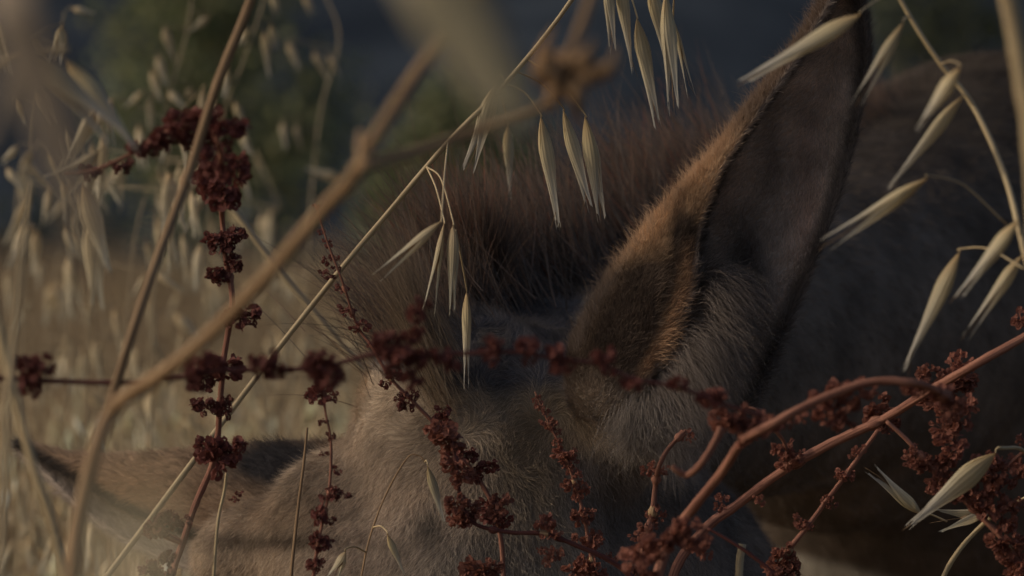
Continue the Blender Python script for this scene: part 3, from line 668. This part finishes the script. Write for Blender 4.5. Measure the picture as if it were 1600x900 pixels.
stem_part(b1, [(560, 268, 1.80), (548, 280, 1.80), (540, 300, 1.82)], 30, M_STRAWD, 'knot', (.9, .6))
stem_part(b1, [(175, 632, 1.98), (215, 615, 1.98), (265, 585, 1.98)], 20, M_STRAWD, 'branch', (1, .6))
# thistle head
th, QT = plant('dried_thistle', 'blurred dried thistle head with curled spiny bracts above the mane', 'thistle', [(880, 120, 1.75), (895, 75, 1.75), (922, 0, 1.75), (950, -110, 1.75), (1080, -240, 1.75), (1400, -330, 1.75), (1740, 0, 1.75), (1800, 900, 1.75)], 15, M_STRAWD)
bm = bmesh.new(); bmesh.ops.create_icosphere(bm, subdivisions=3, radius=1, matrix=Matrix.Translation(P(885, 118, 1.75)) @ Matrix.Diagonal((.0075, .007, .008, 1)))
for q in bm.verts: q.co += Vector([random.uniform(-.0012, .0012) for _ in range(3)])
me = bpy.data.meshes.new('flower_head'); bm.to_mesh(me); bm.free(); me.materials.append(M_THIST); link('flower_head', me, th)
for (x, y, mx, my) in [(866, 40, 850, 90), (962, 72, 950, 108), (845, 130, 860, 120), (905, 200, 900, 150), (860, 175, 865, 150), (938, 128, 925, 120), (870, 150, 840, 110), (930, 60, 915, 90), (895, 165, 905, 140), (840, 80, 850, 105)]:
    a = P(885, 118, 1.75); mpt = P(mx, my, 1.73); e = P(x, y, 1.75)
    link('bract', tube([Vector(q) for q in catmull([tuple(a), tuple(mpt), tuple(e)], 4)], [.002, .0026, .003, .003, .0026, .0022, .0016, .001, .0004], M_THIST, 'bract', 6, .2), th)
# near, very soft
def blade(label, pts, wpx, m, cat='dry reed'):  # dry plant blades close to the camera, no reeds
    sm_ = catmull(pts, 8); Q = [P(*q) for q in sm_]; n = len(Q); V, F = [], []
    for i, q in enumerate(Q):
        t = i/(n-1); r_ = wpx*px_m(sm_[i][2])*.5*(min(1, .35+2.2*t)); tn = (Q[min(i+1, n-1)]-Q[max(i-1, 0)]).normalized(); s = tn.cross(Vector((.25, 1, 0))).normalized()
        for (a, b) in ((-1, 0), (-.45, .25), (0, .05), (.45, .25), (1, 0), (.45, .35), (0, .15), (-.45, .35)):
            V.append(q+s*a*r_+Vector((0, 1, 0))*b*r_)
    for i in range(n-1):
        for k in range(8): F.append((i*8+k, i*8+(k+1) % 8, (i+1)*8+(k+1) % 8, (i+1)*8+k))
    F += [tuple(range(8))[::-1], tuple((n-1)*8+k for k in range(8))]
    e = tag(link('dry_blade', mesh('dry_blade', V, F, m)), label, cat); return e
def base_to_ground(pts, d):  # carry a near blade on down to the soil
    x, y, _ = pts[-1]; return pts+[(x+200, y+1500, d), (x+300, 370+CAM_H/d*FPX, d)]
blade('very blurred pale blade running in from the top centre', [(808, 190, 1.0), (775, 130, 1.0), (730, 52, 1.0), (680, -30, 1.0), (600, -190, 1.0), (300, -500, .95), (-900, -600, .8), (-1800, 1500, .78), (-2000, 7900, .76)], 128, M_BLADE)
blade('very blurred grey-brown blade at the upper left edge', [(138, 375, 1.0), (105, 270, 1.0), (65, 140, 1.0), (22, 20, 1.0), (-30, -140, 1.0), (-300, -500, .86), (-900, -400, .8), (-1500, 1500, .78), (-1700, 7600, .78)], 88, M_CANE)
plant('pale_cane', 'blurred cane cut off by the left edge beside the wide soft cane', 'dry stem', [(40, 20, 1.2), (20, 120, 1.2), (-5, 200, 1.2), (-60, 400, 1.2), (-150, 1500, 1.2)], 30, M_CANE)
plant('pale_cane', 'straw cane entering the upper right corner, out of focus', 'dry stem', [(1560, -60, 1.95), (1582, 30, 1.95), (1598, 130, 1.95), (1615, 260, 1.95), (1640, 700, 1.95)], 30, M_STRAW)
plant('pale_cane', 'blurred straw stem leaning along the lower left edge', 'dry stem', [(-15, 440, 2.15), (5, 545, 2.15), (30, 645, 2.15), (55, 740, 2.15), (80, 815, 2.15), (110, 950, 2.15)], 14, M_STRAW)
plant('pale_cane', 'thin faint stem upright near the left edge', 'dry stem', [(48, 280, 2.1), (35, 380, 2.1), (25, 500, 2.1), (12, 640, 2.1), (5, 800, 2.1)], 9, M_PALE)
plant('dry_straw', 'thin brown grass stem standing before the drooping ear', 'dry stem', [(480, 668, 2.93), (474, 730, 2.93), (465, 800, 2.93), (455, 900, 2.93), (450, 1000, 2.93)], 6, M_STRAWD, taper=(.6, 1.1))
plant('dry_straw', 'short pale twig hanging below the lowest upright dock cluster', 'dry stem', [(354, 738, 2.85), (350, 770, 2.85), (343, 800, 2.85), (338, 840, 2.85), (330, 960, 2.85)], 5, M_STRAW)
plant('dry_straw', 'broad pale straw behind the vertical dock spray by the forehead', 'dry stem', [(520, 695, 3.2), (505, 760, 3.2), (490, 820, 3.2), (470, 930, 3.2)], 10, M_PALE)
blade('very blurred olive blade tip low in the left foreground', [(190, 790, .6), (200, 860, .6), (205, 950, .6), (205, 1600, .5), (200, 10000, .5)], 62, M_BLADE)

# ------------------------------------------------------------------ dock: dried fruit clusters on red stems
def cluster_mesh(seed, m, nf):
    r = random.Random(seed); V, F = [], []
    for k in range(nf):
        th = r.uniform(0, 2*math.pi); ph = r.gauss(0, .55)
        dr = Vector((math.cos(th)*math.cos(ph), math.sin(th)*math.cos(ph), math.sin(ph)*.9-.15)).normalized()
        c = dr*r.uniform(.28, .52)*Vector((1, 1, .8)).length/1.6; c = Vector((c.x, c.y, c.z*.85)); sz = r.uniform(.15, .27)
        ax = (dr+Vector([r.gauss(0, .4) for _ in range(3)])).normalized(); s = ax.cross(Vector((.3, .2, 1))).normalized(); q = ax.cross(s)
        # stalk
        o = len(V); V += [s*.012, q*.012, c+s*.02, c+q*.02, c-s*.02-q*.02, -s*.012-q*.012]; F += [(o, o+1, o+3, o+2), (o+1, o+5, o+4, o+3), (o+5, o, o+2, o+4)]
        for w_ in range(3):
            a0 = w_*2*math.pi/3+r.uniform(-.4, .4); rad = s*math.cos(a0)+q*math.sin(a0); tn = ax.cross(rad); o = len(V)
            g = []
            for (u, v_, h) in ((0, -.5, 0), (.45, -.75, .35), (.95, -.35, .6), (1.0, .2, .35), (.75, .7, .55), (.2, .8, .15), (0, .55, 0)):
                g.append(c+rad*u*sz*.75+ax*v_*sz*.8+tn*h*sz*.45*r.uniform(.5, 1.6)+Vector([r.uniform(-.012, .012) for _ in range(3)]))
            V += g; ce = c+rad*sz*.4+tn*sz*.02; V.append(ce)
            for j in range(6): F.append((o+7, o+j, o+j+1))
        # nutlet
        o = len(V)
        V += [c+ax*sz*.5, c-ax*sz*.45]+[c+(s*math.cos(a)+q*math.sin(a))*sz*.26 for a in (0, 1.57, 3.14, 4.71)]
        for j in range(4): F += [(o, o+2+j, o+2+(j+1) % 4), (o+1, o+2+(j+1) % 4, o+2+j)]
    me = mesh('seed_cluster', V, F, m, False); return me
CM = [cluster_mesh(k, M_FRUIT, 20+2*k) for k in range(5)]; CR_ = [cluster_mesh(20+k, M_FRUITR, 19+2*k) for k in range(5)]
CS = [cluster_mesh(40+k, M_FRUIT, 11) for k in range(3)]; CSR = [cluster_mesh(60+k, M_FRUITR, 11) for k in range(3)]
def clusters(root, items, d, ruddy=False):
    for it in items:
        x, y, s = it[:3]; dd = it[3] if len(it) > 3 else d; rd = ruddy
        if x < 420 and y < 325: dd = 2.5+.33*max(0, y-235)/90
        lib = ((CSR if rd else CS) if s < 30 else (CR_ if rd else CM))
        o = link('seed_cluster', random.choice(lib), root)
        k = s*px_m(dd)*random.uniform(.95, 1.2); e = random.uniform(.85, 1.15)
        o.matrix_basis = Matrix.Translation(P(x, y, dd)) @ Matrix.Rotation(random.uniform(0, 6.28), 4, 'Z') @ Matrix.Rotation(random.gauss(0, .35), 4, 'X') @ Matrix.Diagonal((k*e, k*e, k/e*1.0, 1))
DG = 'dried red dock stems'
def dock(label, pts, wpx, cl, m=M_RED, ruddy=False, taper=(.6, 1.1), ground=True, branches=()):
    root, Q = plant('dock_stem', label, 'dock plant', pts, wpx, m, DG, taper, ground)
    d = pts[len(pts)//2][2]; clusters(root, cl, d, ruddy)
    used = []
    for it in cl:
        if it[2] < 24: continue
        A = P(it[0], it[1], d); qi = min(range(2, len(Q)-3), key=lambda i: (Q[i]-A).length)
        if any(abs(qi-u) < 3 for u in used) or (Q[qi]-A).length > 30*px_m(d): continue
        used.append(qi); q = Q[qi]; tn = (Q[qi+1]-Q[qi-1]).normalized(); r_ = wpx*px_m(d)*.5
        link('sheath', tube([q-tn*r_*1.6, q-tn*r_*.5, q+tn*r_*.4, q+tn*r_*1.5], [r_*.95, r_*1.2, r_*1.3, r_*.9], M_STRAWD if len(used) % 3 == 0 else m, 'sheath', 12, .45, False, .08), root)
    for (bp_, bw) in branches: stem_part(root, bp_, bw, m, 'branch', (1, .6))
    return root
dock('upright dark red dock stem on the left with bunched fruit clusters and a nodding top',
  [(100, 272, 2.5), (150, 265, 2.5), (215, 235, 2.5), (275, 200, 2.5), (325, 200, 2.5), (345, 240, 2.52), (346, 320, 2.81), (352, 400, 2.83), (363, 470, 2.83), (350, 560, 2.84), (344, 630, 2.84), (335, 715, 2.85), (305, 790, 2.85), (285, 850, 2.85), (268, 905, 2.85), (255, 1000, 2.85)], 11,
  [(340, 712, 62), (365, 700, 40), (322, 700, 36), (350, 636, 38), (322, 634, 38), (350, 572, 62), (318, 590, 48), (375, 498, 40), (392, 488, 30), (345, 432, 36), (368, 410, 30), (335, 425, 30), (350, 380, 44), (368, 365, 34), (335, 372, 30),
   (348, 300, 64), (330, 280, 54), (365, 262, 52), (335, 250, 60), (350, 205, 62), (315, 190, 58), (285, 190, 52), (300, 215, 50), (260, 210, 48), (240, 225, 44), (215, 232, 38), (190, 258, 34), (140, 268, 32),
   (262, 812, 34), (246, 826, 34), (282, 812, 26), (236, 888, 34), (256, 895, 40), (262, 872, 30)], branches=[([(243, 828, 2.84), (262, 838, 2.85), (290, 850, 2.85)], 16)])
dock('slim dock spray in sharp focus running from the upper middle down across the forehead',
  [(492, 318, 2.93), (503, 352, 2.93), (514, 385, 2.93), (535, 440, 2.93), (558, 508, 2.94), (580, 540, 2.94), (610, 590, 2.94), (650, 632, 2.94), (700, 685, 2.94), (740, 738, 2.94), (768, 785, 2.94), (782, 840, 2.94), (787, 905, 2.94), (790, 1000, 2.94)], 7.5,
  [(493, 321, 11), (502, 360, 14), (513, 378, 20), (510, 404, 20), (524, 402, 14), (513, 427, 22), (525, 418, 14), (536, 449, 24), (545, 485, 24), (540, 482, 20), (553, 512, 22), (566, 506, 22), (580, 538, 18), (602, 596, 26), (615, 588, 26), (632, 628, 32), (645, 618, 20),
   (688, 655, 34), (692, 640, 24), (712, 712, 40), (730, 712, 30), (742, 742, 32), (762, 728, 30), (770, 798, 38), (785, 812, 30)], taper=(.35, 1.25))
dock('dull red dock stem lying level across the whole middle, softly out of focus',
  [(1190, 650, 2.4), (1120, 628, 2.4), (1060, 605, 2.4), (990, 592, 2.4), (940, 570, 2.4), (870, 560, 2.4), (800, 550, 2.4), (700, 553, 2.4), (590, 553, 2.4), (500, 575, 2.4), (420, 577, 2.4), (340, 580, 2.4), (260, 592, 2.4), (180, 598, 2.4), (70, 595, 2.4), (-20, 592, 2.4), (-150, 620, 2.4)], 9,
  [(40, 570, 40), (58, 575, 42), (48, 600, 44), (62, 560, 26), (305, 575, 46), (330, 565, 40), (308, 598, 36), (412, 566, 44), (430, 576, 40), (500, 570, 50), (510, 592, 44), (495, 555, 30), (605, 535, 44), (620, 555, 46), (612, 575, 30), (645, 525, 30), (650, 490, 34), (650, 560, 36), (642, 592, 40), (660, 470, 26), (690, 555, 36), (705, 570, 30), (768, 540, 36), (770, 562, 26), (824, 540, 34), (826, 562, 26), (870, 552, 34), (880, 572, 32), (945, 556, 36), (950, 575, 26), (988, 600, 34), (1060, 600, 34), (1108, 622, 34), (1125, 612, 28)], M_REDD, taper=(.7, 1.1))
dock('thin dock spray hanging down left of the forehead with small spaced clusters',
  [(505, 590, 2.8), (508, 640, 2.8), (517, 690, 2.8), (515, 760, 2.8), (503, 820, 2.8), (492, 880, 2.8), (484, 960, 2.8)], 6,
  [(503, 618, 38), (505, 658, 20), (517, 680, 18), (505, 708, 14), (518, 772, 30), (540, 772, 22), (528, 735, 16), (500, 803, 32), (515, 812, 18), (500, 845, 32), (512, 848, 18), (492, 882, 30), (374, 770, 14, 2.95), (366, 780, 12, 2.95)], M_RED)
dock('slender brown-red dock spike standing free against the donkey\'s dark cheek',
  [(836, 612, 2.93), (850, 645, 2.93), (868, 682, 2.93), (884, 715, 2.93), (898, 755, 2.93), (912, 805, 2.93), (922, 860, 2.93), (930, 910, 2.93), (940, 1000, 2.93)], 7.5,
  [(838, 622, 14), (842, 634, 18), (852, 643, 14), (856, 662, 26), (868, 672, 20), (872, 690, 18), (880, 708, 30), (895, 705, 18), (886, 722, 24), (898, 738, 22), (892, 756, 30), (908, 768, 26), (915, 758, 16), (902, 772, 20), (908, 806, 30), (918, 800, 22), (905, 842, 28), (925, 845, 30), (932, 832, 18), (915, 878, 36), (930, 895, 36), (895, 893, 34), (948, 868, 20), (957, 872, 18)], M_RED, True, (.4, 1.15))
dock('tangled dock branch low in the centre curving right below the slim spray',
  [(700, 665, 2.84), (712, 720, 2.84), (722, 790, 2.84), (745, 820, 2.84), (800, 832, 2.84), (850, 834, 2.84), (900, 852, 2.84), (960, 880, 2.84), (1020, 930, 2.84)], 9,
  [(690, 668, 46), (700, 688, 40), (708, 718, 48), (720, 745, 34), (712, 785, 44), (728, 800, 44), (718, 812, 34), (775, 800, 36), (782, 780, 30), (850, 818, 30), (862, 835, 26), (868, 860, 28), (848, 860, 20), (855, 878, 18), (750, 892, 44), (765, 888, 34)], M_REDD, True)
dock('thick red dock stalk bending through the lower right, blurred and nearest',
  [(1482, 622, 2.57), (1455, 606, 2.56), (1425, 598, 2.55), (1360, 597, 2.55), (1280, 625, 2.55), (1205, 664, 2.55), (1160, 690, 2.57), (1130, 735, 2.6), (1090, 785, 2.62), (1055, 832, 2.64), (1030, 890, 2.64), (1015, 960, 2.64)], 17,
  [(1150, 650, 56), (1180, 658, 56), (1165, 672, 50), (1200, 665, 44), (1130, 662, 40), (1115, 620, 32), (1118, 640, 30), (1310, 610, 44), (1320, 630, 50), (1300, 650, 44), (1318, 655, 40), (1285, 628, 36), (1335, 605, 36), (1360, 612, 30), (1430, 605, 40), (1470, 618, 44), (1485, 635, 40), (1250, 650, 26), (1230, 660, 24), (1055, 838, 46), (1075, 822, 40), (1030, 850, 50), (1000, 868, 50), (1090, 845, 40), (1012, 895, 40)], M_RED, True, (.75, 1.15),
  branches=[([(1128, 668, 2.55), (1115, 695, 2.55), (1095, 725, 2.55), (1075, 742, 2.56), (1058, 735, 2.56), (1050, 728, 2.56)], 15)])
dock('long straight red dock stalk rising to the right edge with rough knots',
  [(1650, 500, 2.8), (1600, 527, 2.8), (1520, 572, 2.8), (1450, 612, 2.82), (1380, 655, 2.84), (1300, 692, 2.85), (1220, 738, 2.86), (1150, 790, 2.87), (1105, 823, 2.87), (1060, 880, 2.87), (1040, 950, 2.87)], 16,
  [(1222, 700, 40), (1230, 722, 36), (1245, 708, 24), (1375, 640, 44), (1385, 662, 40), (1365, 655, 30), (1455, 600, 50), (1462, 622, 46), (1440, 610, 36), (1500, 570, 40), (1495, 592, 44), (1512, 598, 34), (1595, 498, 34), (1130, 778, 20), (1186, 777, 18), (1125, 790, 18), (1192, 785, 14), (1450, 580, 34)], M_RED, True, (.95, 1.1),
  branches=[([(1205, 664, 2.83), (1225, 690, 2.84), (1232, 715, 2.85)], 8), ([(1160, 635, 2.83), (1190, 645, 2.83), (1222, 688, 2.84)], 6)])
dock('thin red dock twig slanting down left from the straight stalk',
  [(1375, 668, 2.9), (1352, 700, 2.9), (1322, 742, 2.9), (1295, 778, 2.9), (1262, 822, 2.9), (1232, 862, 2.9), (1210, 920, 2.9)], 9,
  [(1342, 700, 20), (1330, 712, 14), (1318, 738, 26), (1325, 745, 22), (1312, 745, 16), (1294, 780, 20), (1300, 790, 16), (1252, 815, 24), (1265, 822, 18), (1245, 808, 16), (1222, 862, 34), (1235, 880, 34), (1215, 880, 40), (1228, 895, 36)], M_RED, True, (.8, 1.1))
dock('heavily fruited dock spray drooping into the lower right corner',
  [(1385, 658, 2.8), (1415, 685, 2.8), (1445, 718, 2.8), (1480, 752, 2.8), (1520, 795, 2.8), (1560, 835, 2.8), (1590, 880, 2.8), (1610, 960, 2.8)], 10,
  [(1430, 720, 30), (1425, 700, 22), (1447, 725, 30), (1470, 730, 40), (1465, 755, 34), (1480, 640, 44), (1500, 660, 46), (1490, 690, 46), (1475, 670, 40), (1485, 715, 40), (1510, 770, 44), (1530, 785, 40), (1500, 745, 34), (1545, 740, 46), (1570, 725, 44), (1590, 745, 44), (1560, 765, 44), (1545, 795, 44), (1570, 815, 46), (1560, 850, 40), (1585, 850, 44), (1590, 885, 44), (1575, 870, 30), (1540, 720, 40), (1595, 790, 36), (1600, 695, 28), (1510, 630, 34)], M_RED, True, (.7, 1.1),
  branches=[([(1470, 640, 2.8), (1495, 680, 2.8), (1480, 730, 2.8)], 8), ([(1600, 705, 2.8), (1570, 735, 2.8), (1540, 790, 2.8)], 7)])
dock('short jointed dock stem left of the thick blurred stalk',
  [(1072, 672, 2.86), (1045, 700, 2.86), (1030, 728, 2.86), (1024, 760, 2.87), (1020, 800, 2.87), (1008, 850, 2.87), (1000, 930, 2.87)], 11,
  [(1068, 680, 26), (1080, 684, 18), (1012, 733, 24), (1032, 735, 26), (1022, 728, 18), (1022, 800, 26), (1030, 806, 26), (1010, 822, 28), (998, 836, 24), (1018, 845, 30), (1005, 862, 30), (990, 885, 30)], M_RED, True)
dock('thin dark dock twig curving out of the lower right towards the pale belly',
  [(1105, 825, 2.78), (1140, 845, 2.78), (1180, 872, 2.78), (1212, 905, 2.78), (1230, 980, 2.78)], 8, [(1092, 850, 32), (1100, 865, 26), (1208, 893, 26)], M_REDD, True)
plant('dry_straw', 'pair of pale grass blades behind the thin dark dock twig at the bottom', 'dry stem', [(1160, 850, 3.05), (1156, 875, 3.05), (1155, 900, 3.05), (1155, 990, 3.05)], 13, M_PALE)
